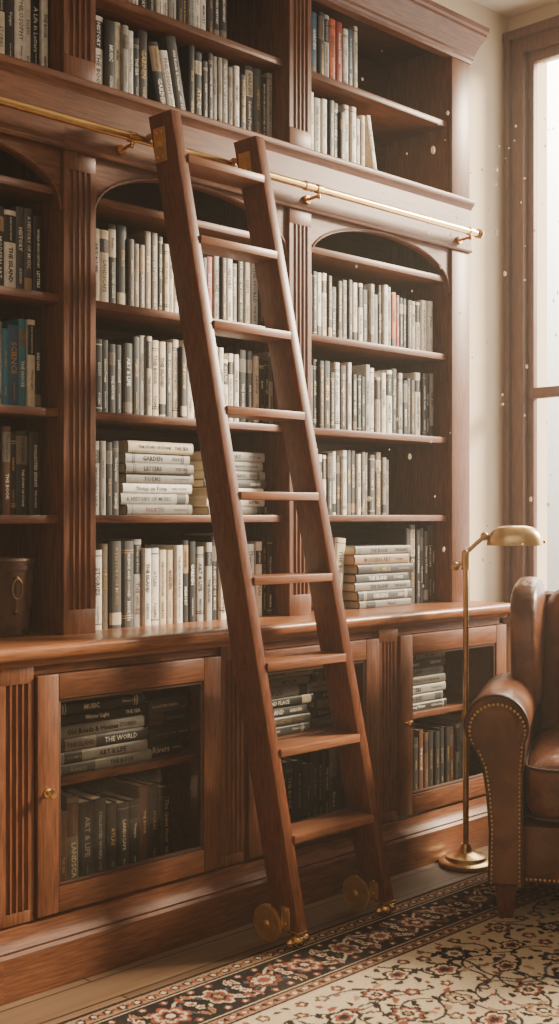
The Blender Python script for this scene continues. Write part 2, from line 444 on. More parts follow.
# ------------------------------------------------------------------ brass ladder rail
RY = .082; RZ = 2.165
rl = empty("ladder_rail", (2.4, RY, RZ), label="long brass ladder rail bracketed along the bookcase frieze", category="rail")
MB().cyl((1.05, RY, RZ), (3.60, RY, RZ), .0115, seg=24).done("rail", brass, rl)
for bx in (1.30, 2.03, 2.765, 3.56):
    m = MB()
    m.lathe([(0, .126), (.013, .126), (.015, .132), (.015, .136)], (bx, 0, RZ - .024), 20, axis='Y')
    m.cyl((bx, .134, RZ - .024), (bx, RY, RZ - .020), .005)
    m.cyl((bx, RY, RZ - .024), (bx, RY, RZ), .005)
    m.cyl((bx - .012, RY, RZ), (bx + .012, RY, RZ), .0145)
    m.sph((bx, RY, RZ - .024), .007)
    m.done("bracket", brass, rl)
m = MB(); m.lathe([(0, 0), (.015, 0), (.017, .005), (.013, .010), (.017, .016), (.015, .024), (0, .030)], (3.598, RY, RZ), 20, axis='X'); m.done("end_cap", brass, rl)
MB().cyl((2.70, RY, RZ), (2.735, RY, RZ), .0145).done("collar", brass, rl)

# ------------------------------------------------------------------ ladder
LT = [Vector((2.088, .018, 2.225)), Vector((2.401, .018, 2.225))]
LB = [Vector((2.305, -.245, .05)), Vector((2.664, -.245, .05))]
lad = empty("library_ladder", (2.48, -.24, .006), label="reddish wood rolling library ladder with brass fittings leaning on the rail", category="ladder")
HD = .047; HT = .0175
for i in range(2):
    t, b0 = LT[i], LB[i]
    m = MB()
    def quad(c, hd=HD): return [(c.x - HT, c.y - hd, c.z), (c.x + HT, c.y - hd, c.z), (c.x + HT, c.y + hd, c.z), (c.x - HT, c.y + hd, c.z)]
    m.hexa(quad(b0), quad(t), .0035)
    m.done("ladder_side_rail", wood_ld, lad)
    m = MB()
    d = (b0 - t).normalized()
    c = t + d * .085
    sl = (b0.x - t.x) / (t.z - b0.z)
    x = c.x - HT - .003
    def PX(dz, o): return x + o - dz * sl
    m.hexa([(PX(-.045, -.002), c.y - .010, c.z - .045), (PX(-.045, .003), c.y - .010, c.z - .045), (PX(-.045, .003), c.y + .036, c.z - .045), (PX(-.045, -.002), c.y + .036, c.z - .045)],
           [(PX(.045, -.002), c.y - .010, c.z + .045), (PX(.045, .003), c.y - .010, c.z + .045), (PX(.045, .003), c.y + .036, c.z + .045), (PX(.045, -.002), c.y + .036, c.z + .045)], .0015)
    for (dy, dz) in ((.003, .032), (.024, .032), (.003, -.032), (.024, -.032)):
        m.sph((PX(dz, -.003), c.y + dy, c.z + dz), .0045, (.6, 1, 1), 10)
    m.cyl((x - .010, c.y + .013, c.z - .002), (x, c.y + .013, c.z - .002), .009)
    m.done("top_bracket", brass_w, lad)
    m = MB()
    m.tube([(t.x, .04, RZ + .02)] + [(t.x, RY + .017 * math.cos(a), RZ + .017 * math.sin(a)) for a in [math.pi * (1 - j / 8) for j in range(9)]], .005)
    m.done("rail_hook", brass_d, lad)
    wy = b0.y + .062; wz = .057
    m = MB()
    m.lathe([(0, -.010), (.010, -.010), (.012, -.006), (.042, -.005), (.045, -.006), (.051, -.004), (.051, .004), (.047, .005), (.014, .005), (0, .005)], (b0.x - .026, wy, wz), 40, axis='X')
    m.done("wheel", brass_w, lad)
    MB().cyl((b0.x - .040, wy, wz), (b0.x - .010, wy, wz), .006).done("axle", brass_w, lad)
    m = MB()
    m.box((b0.x - HT - .0065, b0.y - .018, .056), (b0.x - HT - .0035, b0.y + .012, .118), .001)
    for zz in (.070, .106): m.sph((b0.x - HT - .007, b0.y - .003, zz), .0045, (.6, 1, 1), 10)
    m.done("axle_bracket", brass_w, lad)
    fy = b0.y - .025
    m = MB()
    m.box((b0.x - .019, b0.y - .049, .046), (b0.x + .019, b0.y + .049, .054), .001)
    m.cyl((b0.x, fy, .03), (b0.x, fy, .05), .012)
    m.sph((b0.x, fy, .0265), .0200, seg=20)
    m.cyl((b0.x - .028, fy, .0265), (b0.x + .028, fy, .0265), .008)
    m.sph((b0.x + .029, fy, .0265), .012); m.sph((b0.x - .029, fy, .0265), .012)
    m.done("caster", brass, lad)
for i in range(9):
    z = .292 + .2275 * i - (.012 if i == 8 else 0)
    f = (z - LB[0].z) / (LT[0].z - LB[0].z)
    a = LB[0].lerp(LT[0], f); c = LB[1].lerp(LT[1], f)
    m = MB(); m.box((a.x + HT - .001, a.y - .052, z - .011), (c.x - HT + .001, a.y + .045, z + .011), .002)
    m.done("tread", wood_lh, lad)
    for s_ in range(2):
        p = (a, c)[s_]
        MB().sph((p.x - HT, p.y, z), .004, (.5, 1, 1), 8).done("screw", bronze, lad)

# ------------------------------------------------------------------ books
WORDS = ["HISTORY", "THE BOOK", "MUSIC", "POEMS", "DESIGN", "THE WORLD", "ART & LIFE", "ESSAYS", "SCIENCE", "VOLUME II", "STORIES", "COLLECTED WORKS", "LETTERS", "MODERN ART", "THE SEA", "ATLAS", "GARDEN", "MEMORY", "A HISTORY OF MUSIC", "THE HOUSE", "LANDSCAPE", "BOOK OF ARCHITECTURE", "PHILOSOPHY",
 "The Long Winter", "Rivers", "NORTH", "Selected Poems", "THE ISLAND", "Winter Light", "A Life in Letters", "The Quiet Hour", "THE STORY OF STONE", "Voyages", "ORIGINS", "TIME AND PLACE", "SILENCE AND SOUND", "Notes on Form", "THE ART OF THE BOOK", "COLLECTED ESSAYS", "THE COMPLETE STORIES", "Old Roads & Houses", "WORLD MUSIC HISTORY"]
TXT = []
for w in WORDS:
    cu = bpy.data.curves.new("t", "FONT"); cu.body = w; cu.size = 1; cu.resolution_u = 1; cu.align_x = "CENTER"; cu.align_y = "CENTER"; cu.offset = R.choice([.01, .02, .03, .035])
    ob = bpy.data.objects.new("t", cu); COL.objects.link(ob)
    dg = bpy.context.evaluated_depsgraph_get(); dg.update()
    me = bpy.data.meshes.new_from_object(ob.evaluated_get(dg))
    vs = [tuple(v.co) for v in me.vertices]; fs = [tuple(p.vertices) for p in me.polygons]
    xs = [v[0] for v in vs]; ys = [v[1] for v in vs]
    cx, cy = (min(xs) + max(xs)) / 2, (min(ys) + max(ys)) / 2
    TXT.append(([(v[0] - cx, v[1] - cy) for v in vs], fs, max(xs) - min(xs), max(ys) - min(ys)))
    bpy.data.objects.remove(ob); bpy.data.curves.remove(cu); bpy.data.meshes.remove(me)

PAL = {
 "white": (228, 222, 210), "cream": (204, 190, 166), "gray": (164, 161, 154), "stone": (124, 119, 110), "slate": (70, 68, 66),
 "charcoal": (40, 38, 37), "black": (17, 16, 16), "taupe": (108, 95, 80), "brown": (92, 58, 40), "red": (146, 48, 36),
 "blue": (48, 84, 114), "teal": (46, 114, 132), "orange": (190, 88, 48), "tan": (160, 130, 96)}
BM = {k: mat_noise("book_cloth_" + k, v, .50, 0, .14, 60, .15, 500) for k, v in PAL.items()}
gold_t = mat_noise("title_gilt", (176, 146, 94), .4, .5)
DARKS = {"slate", "charcoal", "black", "brown", "red", "blue", "teal", "taupe"}

def book(t, h, d, col, rng, bigtitle=False, dim=False):
    bulge = min(.006, t * .14); bt = .0028
    y0 = -d / 2; ns = 6
    def ys(x): return y0 + bulge - bulge * math.sqrt(max(0, 1 - (2 * x / t) ** 2))
    outer = [(t / 2, d / 2)]
    for i in range(ns + 1):
        x = t / 2 - t * i / ns
        outer.append((x, ys(x)))
    outer.append((-t / 2, d / 2))
    inner = [(-t / 2 + bt, d / 2), (-t / 2 + bt, y0 + bulge + .003), (t / 2 - bt, y0 + bulge + .003), (t / 2 - bt, d / 2)]
    sec = outer + inner
    style = rng.choice([0, 0, 0, 1, 2, 3, 4, 5])
    bands = []
    if style == 1: bands = [(.06, .075), (.92, .935)]
    elif style == 2: bands = [(.70, .88)]
    elif style == 3: bands = [(.10, .115), (.13, .14), (.86, .87), (.885, .90)]
    elif style == 4: bands = [(.04, .18)]
    elif style == 5: bands = [(.60, .94)]
    lv = sorted({0, 1} | {v for b in bands for v in b})
    dark = col in DARKS
    acc = rng.choice(["cream", "stone", "tan", "taupe"] if dark else ["charcoal", "slate", "taupe", "black", "black"])
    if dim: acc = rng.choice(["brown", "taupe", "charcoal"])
    V = []; F = []; MI = []
    n = len(sec)
    for z in lv:
        for (x, y) in sec: V.append((x, y, z * h))
    for k in range(len(lv) - 1):
        mid = (lv[k] + lv[k + 1]) / 2
        isb = any(a < mid < b for a, b in bands)
        for i in range(n):
            j = (i + 1) % n
            F.append((k * n + i, (k + 1) * n + i, (k + 1) * n + j, k * n + j))
            MI.append(1 if isb and 1 <= i <= ns else 0)
    F.append(tuple(range(n))); MI.append(0)
    F.append(tuple((len(lv) - 1) * n + i for i in range(n))[::-1]); MI.append(0)
    def text(zc, maxl, maxh, mi, xo=0):
        vs, fs, tw, th = rng.choice(TXT)
        s = min(maxl / tw, maxh / th); base = len(V)
        for (x, y) in vs:
            X = y * s + xo; V.append((X, ys(X) - .0006, zc - x * s))
        for f in fs: F.append(tuple(base + i for i in f)); MI.append(mi)
    big = rng.uniform(.32, .50) if not bigtitle else .48
    if dim: big *= .9
    if style in (0, 1, 3):
        text(rng.uniform(.58, .62) * h, rng.uniform(.46, .60) * h, big * t, 2)
        text(.19 * h, .22 * h, .34 * t, 2)
    elif style == 2:
        text(.38 * h, .52 * h, big * t, 2); text(.79 * h, .15 * h, .36 * t, 0)
    elif style == 4:
        text(.60 * h, .66 * h, big * t, 2)
    else:
        text(.77 * h, .30 * h, big * t, 0); text(.32 * h, .44 * h, .40 * t, 2)
    me = bpy.data.meshes.new("book_cover"); me.from_pydata(V, [], F); me.update()
    me.polygons.foreach_set("material_index", MI)
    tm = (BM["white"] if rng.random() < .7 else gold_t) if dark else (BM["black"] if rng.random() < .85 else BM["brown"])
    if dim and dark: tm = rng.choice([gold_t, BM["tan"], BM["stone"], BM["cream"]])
    me.materials.append(BM[col]); me.materials.append(BM[acc]); me.materials.append(tm)
    x = t / 2 - bt - .0002; ya = y0 + bulge + .003; yb = d / 2 - .004; za, zb = .003, h - .003
    PV = [(-x, ya, za), (x, ya, za), (x, yb, za), (-x, yb, za), (-x, ya, zb), (x, ya, zb), (x, yb, zb), (-x, yb, zb)]
    PF = [(3, 2, 1, 0), (4, 5, 6, 7), (0, 1, 5, 4), (1, 2, 6, 5), (2, 3, 7, 6), (3, 0, 4, 7)]
    pm = bpy.data.meshes.new("book_pages"); pm.from_pydata(PV, [], PF); pm.update(); pm.materials.append(pages_m)
    return me, pm
NB = [0]
def put_book(t, h, d, col, loc, rot, group, label, rng, bt=False, dim=False):
    cm, pm = book(t, h, d, col, rng, bt, dim)
    e = bpy.data.objects.new("book", cm); COL.objects.link(e)
    e.location = loc; e.rotation_euler = rot
    e["label"] = label; e["category"] = "book"; e["group"] = group
    p = bpy.data.objects.new("pages", pm); COL.objects.link(p); p.parent = e
    NB[0] += 1
    return e
CN = {"white": "off-white", "gray": "pale grey", "stone": "warm grey", "slate": "slate grey"}
def cname(c): return CN.get(c, c)
NEU = ["white"] * 6 + ["cream"] * 2 + ["gray"] * 4 + ["stone"] * 2 + ["slate"] * 3 + ["charcoal"] * 4 + ["black"] * 5 + ["taupe"] * 1
LIGHT = ["white"] * 8 + ["cream"] * 3 + ["gray"] * 4 + ["stone"] * 1 + ["slate"] * 2 + ["charcoal"] * 3 + ["black"] * 4
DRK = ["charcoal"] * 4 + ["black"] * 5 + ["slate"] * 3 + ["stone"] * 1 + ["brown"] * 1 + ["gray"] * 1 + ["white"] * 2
OLD = ["brown"] * 5 + ["black"] * 4 + ["charcoal"] * 3 + ["taupe"] * 1
def fill(x0, x1, z, yf, hr, tr, pal, group, where, special={}, lean=None, dim=False):
    x = x0; i = 0; rng = R; pprev = None
    hb = rng.uniform(*hr); left = 0
    while True:
        if left <= 0:
            hb = rng.uniform(*hr); left = rng.choice([1, 1, 1, 1, 2]); tb = rng.choice([rng.uniform(*tr), rng.uniform(tr[0], (tr[0] + tr[1]) / 2)]); cb = rng.choice(pal)
        left -= 1
        t = tb; h = hb + rng.uniform(-.001, .001); d = rng.uniform(.14, .165)
        if x + t > x1 - .001:
            t = x1 - .0015 - x
            if t < tr[0] * .8: break
        col = special.get(i) or cb
        if lean and i in lean:
            al = lean[i]
            px = pprev if pprev is not None else x + h * math.sin(al)
            cx = px + t / 2 * math.cos(al); cz = z + t / 2 * math.sin(al)
            if px + t > x1: break
            put_book(t, h, d, col, (cx, yf + d / 2 + rng.uniform(0, .008), cz), (0, -al, 0), group, "leaning %s hardcover book on %s" % (cname(col), where), rng)
            x = px + t / math.cos(al) + .001
            pprev = px + t / math.cos(al) + .001
        else:
            pprev = None
            put_book(t, h, d, col, (x + t / 2, yf + d / 2 + rng.uniform(0, .010), z), (0, 0, 0), group, "%s hardcover book standing on %s" % (cname(col), where), rng, False, dim)
            x += t + rng.uniform(.0003, .0014)
        i += 1
    return x
def stack(xc, z, yf, n, hr, tr, pal, group, where, dim=False):
    for i in range(n):
        t = R.uniform(*tr); h = R.uniform(*hr); d = R.uniform(.15, .17); col = R.choice(pal)
        jx = R.uniform(-.010, .010)
        put_book(t, h, d, col, (xc + h / 2 + jx, yf + d / 2 + R.uniform(0, .01), z + t / 2), (0, -math.pi / 2, 0), group, "%s book lying flat in a stack on %s" % (cname(col), where), R, True, dim)
        z += t + .0004
    return z
BF = .20
TR = (.018, .037)
fill(1.50, 1.845, 2.30, BF, (.20, .24), TR, LIGHT, "books in the upper compartment", "the upper ledge")
fill(1.50, 1.83, 1.73, BF, (.20, .225), TR, DRK + ["brown", "tan", "cream"], "books on the second shelf", "a mahogany shelf")
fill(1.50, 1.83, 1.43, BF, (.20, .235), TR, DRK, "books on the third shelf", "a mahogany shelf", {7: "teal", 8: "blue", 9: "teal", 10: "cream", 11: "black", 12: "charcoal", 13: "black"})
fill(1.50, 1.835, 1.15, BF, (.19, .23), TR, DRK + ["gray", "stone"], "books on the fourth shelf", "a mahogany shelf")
xa, xb = 1.958, 2.692
fill(xa, 2.50, 2.57, BF, (.19, .225), TR, NEU, "books in the top compartment", "the top shelf")
fill(xa, xb, 2.30, BF, (.185, .24), TR, NEU, "books in the upper compartment", "the upper ledge", {8: "black", 9: "white", 10: "slate"}, lean={8: .20, 9: .20, 10: .20})
fill(xa, xb, 1.73, BF, (.185, .23), TR, NEU, "books on the second shelf", "a mahogany shelf", {18: "red"})
fill(xa, xb, 1.43, BF, (.19, .24), TR, LIGHT, "books on the third shelf", "a mahogany shelf")
fill(xa, 2.085, 1.15, BF, (.20, .22), TR, DRK, "books on the fourth shelf", "a mahogany shelf")
stack(2.225, 1.15, BF, 7, (.235, .262), (.026, .033), ["white", "cream", "gray", "stone", "stone", "gray", "slate"], "stacked books on the fourth shelf", "a mahogany shelf")
stack(2.53, 1.15, BF, 7, (.22, .26), (.024, .030), ["white", "cream", "gray", "stone", "stone", "gray", "slate"], "stacked books on the fourth shelf", "a mahogany shelf")
fill(xa, xb, ZCT, BF, (.21, .265), (.022, .042), LIGHT + ["white"] * 3, "books on the countertop", "the countertop", {2: "taupe"})
xa, xb = 2.799, 3.526
fill(xa, 3.10, 2.57, BF, (.20, .24), TR, ["black", "charcoal", "white", "gray"], "books in the top compartment", "the top shelf", {0: "blue", 1: "orange", 2: "white", 3: "blue", 4: "charcoal", 5: "gray", 6: "orange", 7: "red", 8: "white", 9: "blue", 10: "cream", 11: "brown"})
fill(xa, 3.13, 2.30, BF, (.185, .225), TR, NEU, "books in the upper compartment", "the upper ledge")
put_book(.024, .215, .15, "cream", (3.13 + .22 * math.sin(.2) + .014, BF + .08, 2.3025), (0, -.2, 0), "books in the upper compartment", "leaning cream hardcover book on the upper ledge", R)
fill(xa, 3.50, 1.73, BF, (.175, .22), TR, NEU, "books on the second shelf", "a mahogany shelf", {20: "red", 19: "orange", 3: "charcoal"})
fill(xa, 3.51, 1.43, BF, (.19, .235), TR, LIGHT, "books on the third shelf", "a mahogany shelf", {8: "black"})
fill(xa + .005, 3.26, 1.15, BF, (.19, .225), TR, NEU, "books on the fourth shelf", "a mahogany shelf")
put_book(.052, .235, .15, "cream", (2.982, BF + .075, ZCT + .0045), (0, .09, 0), "books on the countertop", "cream hardcover book leaning against a book stack on the countertop", R, False)
stack(3.190, ZCT, BF - .035, 7, (.27, .295), (.025, .033), ["white", "cream", "tan", "stone", "charcoal", "slate", "brown", "cream"], "stacked books on the countertop", "the countertop")
fill(3.352, 3.525, ZCT, BF + .005, (.25, .28), TR, ["charcoal", "black", "slate", "charcoal"], "books on the countertop", "the countertop")
for k in (1, 2, 3):
    xa = CB[k] + PW + .06; xb = CB[k + 1] - .03
    g = "books inside the glass cabinets"
    if k == 1:
        stack(1.918, .486, .06, 7, (.285, .315), (.028, .034), ["slate", "charcoal", "stone", "charcoal", "slate", "black"], g, "a cabinet shelf")
        stack(2.155, .486, .08, 4, (.13, .15), (.034, .044), ["slate", "charcoal", "stone"], g, "a cabinet shelf", True)
    else:
        stack(xa + .15, .486, .06, 7, (.25, .29), (.026, .032), ["slate", "charcoal", "stone", "gray", "gray", "stone"], g, "a cabinet shelf")
        if k == 2: stack(xa + .40, .486, .08, 7, (.16, .18), (.026, .032), ["slate", "charcoal", "brown", "stone"], g, "a cabinet shelf", True)
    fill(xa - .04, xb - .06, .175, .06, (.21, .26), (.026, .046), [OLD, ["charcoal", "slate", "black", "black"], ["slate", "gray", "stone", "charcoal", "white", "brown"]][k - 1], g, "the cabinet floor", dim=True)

# ------------------------------------------------------------------ bucket
BXC, BYC = 1.745, .262
bk = empty("leather_bucket", (BXC, BYC, ZCT), label="worn dark brown bucket with ring latch standing on the countertop", category="bucket")
MB().lathe([(0, 0), (.060, 0), (.063, .006), (.072, .08), (.078, .19), (.081, .196), (.079, .203), (.073, .203), (.070, .19), (.058, .01), (0, .01)], (BXC, BYC, ZCT), 40).done("body", leather_d, bk)
for (z, r) in ((.012, .0645), (.178, .0785)):
    MB().lathe([(r - .002, z - .006), (r + .0015, z - .006), (r + .0015, z + .006), (r - .002, z + .006)], (BXC, BYC, ZCT), 40).done("rim_band", piping_m, bk)
m = MB()
an = math.radians(-98); dx, dy = math.cos(an), math.sin(an)
cx, cy = BXC + dx * .077, BYC + dy * .077
m.sph((cx, cy, ZCT + .15), .009); m.sph((cx, cy + .003, ZCT + .065), .007)
m.tube([(cx - dy * .015 * math.sin(a) + dx * .006, cy - .002 + dy * .004, ZCT + .124 + .026 * math.cos(a)) for a in [2 * math.pi * i / 24 for i in range(25)]], .0030, 8)
m.tube([(cx, cy - .001, ZCT + .098), (cx, cy + .002, ZCT + .065)], .004, 8)
m.done("ring_latch", bronze, bk)

# ------------------------------------------------------------------ rug
rx0, rx1, ry0, ry1 = 1.12, 3.80, -2.0, -.212
res = .0040
nx = int((rx1 - rx0) / res) + 1; ny = int((ry1 - ry0) / res) + 1
X, Y = np.meshgrid(np.linspace(0, rx1 - rx0, nx), np.linspace(0, ry1 - ry0, ny))
Wd, Hd = rx1 - rx0, ry1 - ry0
Xw = X + .0025 * np.sin(Y * 31) + .002 * np.sin(X * 23 + 1); Yw = Y + .0025 * np.sin(X * 27 + 2)
D = np.minimum(np.minimum(X, Wd - X), np.minimum(Y, Hd - Y))
def C(r, g, b): return np.array(lin((r, g, b))[:3])
NAVY, CREAM, RUST, TAN, BLUE, IVORY = C(23, 21, 25), C(192, 172, 143), C(126, 68, 54), C(152, 117, 90), C(68, 70, 80), C(202, 184, 156)
img = np.zeros((ny, nx, 3)); img[:] = CREAM
def band(a, b, c): img[(D >= a) & (D < b)] = c
band(0, .008, TAN); band(.008, .020, NAVY); band(.020, .058, TAN); band(.058, .066, NAVY); band(.066, .071, CREAM); band(.071, .234, NAVY)
band(.234, .239, CREAM); band(.239, .246, NAVY); band(.246, .278, TAN); band(.278, .286, NAVY)
def win(cx, cy, r):
    i0 = max(0, int((cx - r) / res)); i1 = max(0, min(nx, int((cx + r) / res) + 2)); j0 = max(0, int((cy - r) / res)); j1 = max(0, min(ny, int((cy + r) / res) + 2))
    return slice(j0, j1), slice(i0, i1)
def flower(cx, cy, r, n, cols, ph=0, sq=1.0):
    w = win(cx, cy, r * 1.15); dx = (Xw[w] - cx) * sq; dy = (Yw[w] - cy) / sq
    rr = np.hypot(dx, dy); th = np.arctan2(dy, dx) + ph
    sub = img[w]
    for k, (f, c) in enumerate(cols):
        mask = rr < r * f * (.70 + .30 * np.abs(np.cos(n * th / 2)))
        sub[mask] = c
def leaf(cx, cy, l, wd, ang, c, c2=None):
    w = win(cx, cy, l); dx = X[w] - cx; dy = Y[w] - cy
    u = dx * math.cos(ang) + dy * math.sin(ang); v = -dx * math.sin(ang) + dy * math.cos(ang) + .3 * u * u / l
    q = np.abs(v) / (wd * np.clip(1 - (u / l) ** 2, 1e-4, 1))
    m_ = (q < 1) & (np.abs(u) < l); img[w][m_] = c
    if c2 is not None:
        m_ = (q < .45) & (np.abs(u) < l * .7); img[w][m_] = c2
def line(pts, wd, c):
    for (x, y) in pts:
        w = win(x, y, wd); m_ = np.hypot(X[w] - x, Y[w] - y) < wd; img[w][m_] = c
rr_ = random.Random(3)
def perim(d, step):
    out = []
    w, h = Wd - 2 * d, Hd - 2 * d
    nxs = round(w / step); nys = round(h / step)
    for i in range(nxs): out.append((d + w * (i + .5) / nxs, d, 0, i)); out.append((d + w * (i + .5) / nxs, Hd - d, 0, i))
    for i in range(nys): out.append((d, d + h * (i + .5) / nys, 1, i)); out.append((Wd - d, d + h * (i + .5) / nys, 1, i))
    return out, w / nxs, h / nys
pp, stp, stq = perim(.152, .150)
for yb in (.152, Hd - .152):
    line([(x, yb + .052 * math.cos((x - .152) / stp * math.pi)) for x in np.arange(.10, Wd - .10, .003)], .0040, CREAM)
for xb_ in (.152, Wd - .152):
    line([(xb_ + .052 * math.cos((y - .152) / stq * math.pi), y) for y in np.arange(.10, Hd - .10, .003)], .0040, CREAM)
for (x, y, o_, i) in pp:
    jj = rr_.uniform(-.006, .006); k = i % 3
    if k == 0: flower(x + jj, y, .052, 7, [(1, RUST), (.78, CREAM), (.60, RUST), (.42, NAVY), (.24, IVORY)], rr_.uniform(0, 1))
    elif k == 1: flower(x + jj, y, .044, 6, [(1, CREAM), (.82, RUST), (.50, NAVY), (.3, TAN)], rr_.uniform(0, 1), 1.12)
    else: flower(x + jj, y, .048, 9, [(1, RUST), (.80, NAVY), (.66, CREAM), (.4, RUST)], rr_.uniform(0, 1), .92)
    for s1 in (-1, 1):
        for s2 in (-1, 1):
            a = math.atan2(s2, s1)
            def pos(u, v):
                u += rr_.uniform(-.004, .004); v += rr_.uniform(-.004, .004)
                return (x + s1 * u, y + s2 * v) if o_ == 0 else (x + s1 * v, y + s2 * u)
            p = pos(.064, .046); leaf(p[0], p[1], .022, .007, a + rr_.uniform(.2, .9) * s1 * s2, rr_.choice([IVORY, RUST, TAN, RUST]), RUST)
            p = pos(.028, .063); flower(p[0], p[1], .011, 5, [(1, RUST), (.5, IVORY)])
            p = pos(.074, .014); flower(p[0], p[1], .012, 5, [(1, IVORY), (.6, RUST)])
            p = pos(.045, .024); leaf(p[0], p[1], .012, .0045, a + rr_.uniform(-.5, .5), rr_.choice([BLUE, CREAM]))
for d_, c1, c2 in ((.039, NAVY, RUST), (.262, RUST, NAVY)):
    p2, _, _ = perim(d_, .040)
    for (x, y, o_, i) in p2:
        flower(x, y, .015, 5, [(1, c1), (.5, IVORY)])
        if o_ == 0: leaf(x + .020, y, .012, .006, 1.57, c2)
        else: leaf(x, y + .020, .012, .006, 0, c2)
fx0, fx1, fy0, fy1 = .292, Wd - .292, .292, Hd - .292
def infield(p, r=0): return fx0 + r < p[0] < fx1 - r and fy0 + r < p[1] < fy1 - r
for s in range(160):
    x = rr_.uniform(fx0, fx1); y = rr_.uniform(fy0, fy1); a = rr_.uniform(0, 6.28); cv = rr_.choice([-1, 1]) * rr_.uniform(6, 16)
    pts = []
    for q in range(rr_.randrange(50, 110)):
        a += cv * .004; x += .004 * math.cos(a); y += .004 * math.sin(a)
        if q % 34 == 33: cv = -cv * rr_.uniform(.6, 1.4)
        if infield((x, y), .004): pts.append((x, y))
    line(pts, rr_.choice([.0032, .0040]), rr_.choice([NAVY, NAVY, NAVY, BLUE]))
pts = []
def throw(n, rmin, mar, lst):
    out = []
    for _ in range(n):
        p = (rr_.uniform(fx0 + mar, fx1 - mar), rr_.uniform(fy0 + mar, fy1 - mar), rmin)
        if all(math.hypot(p[0] - q[0], p[1] - q[1]) > (rmin + q[2]) for q in lst): lst.append(p); out.append(p)
    return out
big_ = throw(5000, .060, .045, pts)
med_ = throw(6000, .027, .024, pts)
sml_ = throw(8000, .014, .012, pts)
for (x, y, r) in big_:
    k = rr_.randrange(4); ph = rr_.uniform(0, 6); R0 = rr_.uniform(.038, .050)
    if k == 0: flower(x, y, R0, 8, [(1, NAVY), (.78, RUST), (.58, IVORY), (.38, NAVY), (.18, TAN)], ph)
    elif k == 1: flower(x, y, R0, 6, [(1, NAVY), (.84, TAN), (.60, CREAM), (.42, NAVY), (.2, IVORY)], ph, 1.15)
    elif k == 2: flower(x, y, R0, 5, [(1, NAVY), (.72, IVORY), (.55, RUST), (.3, NAVY)], ph, .88)
    else: flower(x, y, R0, 7, [(1, NAVY), (.62, BLUE), (.45, IVORY), (.25, RUST)], ph)
    for q in range(6):
        a = ph + q * 1.047; rad = rr_.uniform(.050, .058)
        px, py = x + rad * math.cos(a), y + rad * math.sin(a)
        if infield((px, py), .016): leaf(px, py, rr_.uniform(.014, .022), .008, a + rr_.choice([-1, 1]) * rr_.uniform(.5, 1.1), rr_.choice([NAVY, NAVY, RUST, TAN, NAVY]))
for (x, y, r) in med_:
    flower(x, y, rr_.uniform(.017, .023), 5, [(1, NAVY), (.70, rr_.choice([RUST, TAN, RUST])), (.36, IVORY)], rr_.uniform(0, 6))
for (x, y, r) in sml_:
    if rr_.random() < .5: leaf(x, y, rr_.uniform(.010, .015), .0058, rr_.uniform(0, 6), rr_.choice([NAVY, RUST, NAVY]))
    else: flower(x, y, .009, 4, [(1, rr_.choice([NAVY, RUST]))], rr_.uniform(0, 6))
rs = np.random.RandomState(1)
big = np.kron(rs.uniform(0, 1, (ny // 24 + 2, nx // 24 + 2)), np.ones((24, 24)))[:ny, :nx]
for _ in range(3):
    big = (big + np.roll(big, 8, 0) + np.roll(big, -8, 0) + np.roll(big, 8, 1) + np.roll(big, -8, 1)) / 5
fade = (.0 + .12 * big)[..., None]
img = img * (1 - fade) + C(140, 120, 98) * fade
img = np.clip(img * rs.uniform(.86, 1.10, (ny, nx, 1)), 0, 1)
verts = np.zeros((ny, nx, 3)); verts[..., 0] = X; verts[..., 1] = Y
verts[..., 2] = .006 + np.random.RandomState(2).uniform(-.0006, .0006, (ny, nx))
verts[D < 1e-6, 2] = 0.0005
me = bpy.data.meshes.new("rug")
nv = nx * ny
idx = np.arange(nv).reshape(ny, nx)
q = np.stack([idx[:-1, :-1], idx[:-1, 1:], idx[1:, 1:], idx[1:, :-1]], -1).reshape(-1, 4)
me.vertices.add(nv); me.vertices.foreach_set("co", verts.reshape(-1))
me.loops.add(q.size); me.loops.foreach_set("vertex_index", q.reshape(-1).astype(np.int32))
me.polygons.add(len(q)); me.polygons.foreach_set("loop_start", (np.arange(len(q)) * 4).astype(np.int32)); me.polygons.foreach_set("loop_total", np.full(len(q), 4, np.int32))
me.update(calc_edges=True)
at = me.color_attributes.new("pattern", "FLOAT_COLOR", "POINT")
at.data.foreach_set("color", np.concatenate([img, np.ones((ny, nx, 1))], -1).reshape(-1).astype(np.float32))
rm, nt, b = newmat("woven_wool_rug")
a = nt.nodes.new("ShaderNodeAttribute"); a.attribute_name = "pattern"
nt.links.new(a.outputs["Color"], b.inputs["Base Color"]); b.inputs["Roughness"].default_value = .95
b.inputs["Specular IOR Level"].default_value = .1
me.materials.append(rm)
rug = bpy.data.objects.new("rug", me); COL.objects.link(rug); rug.location = (rx0, ry0, 0)
rug["label"] = "faded cream and navy floral wool rug on the wood floor"; rug["category"] = "rug"

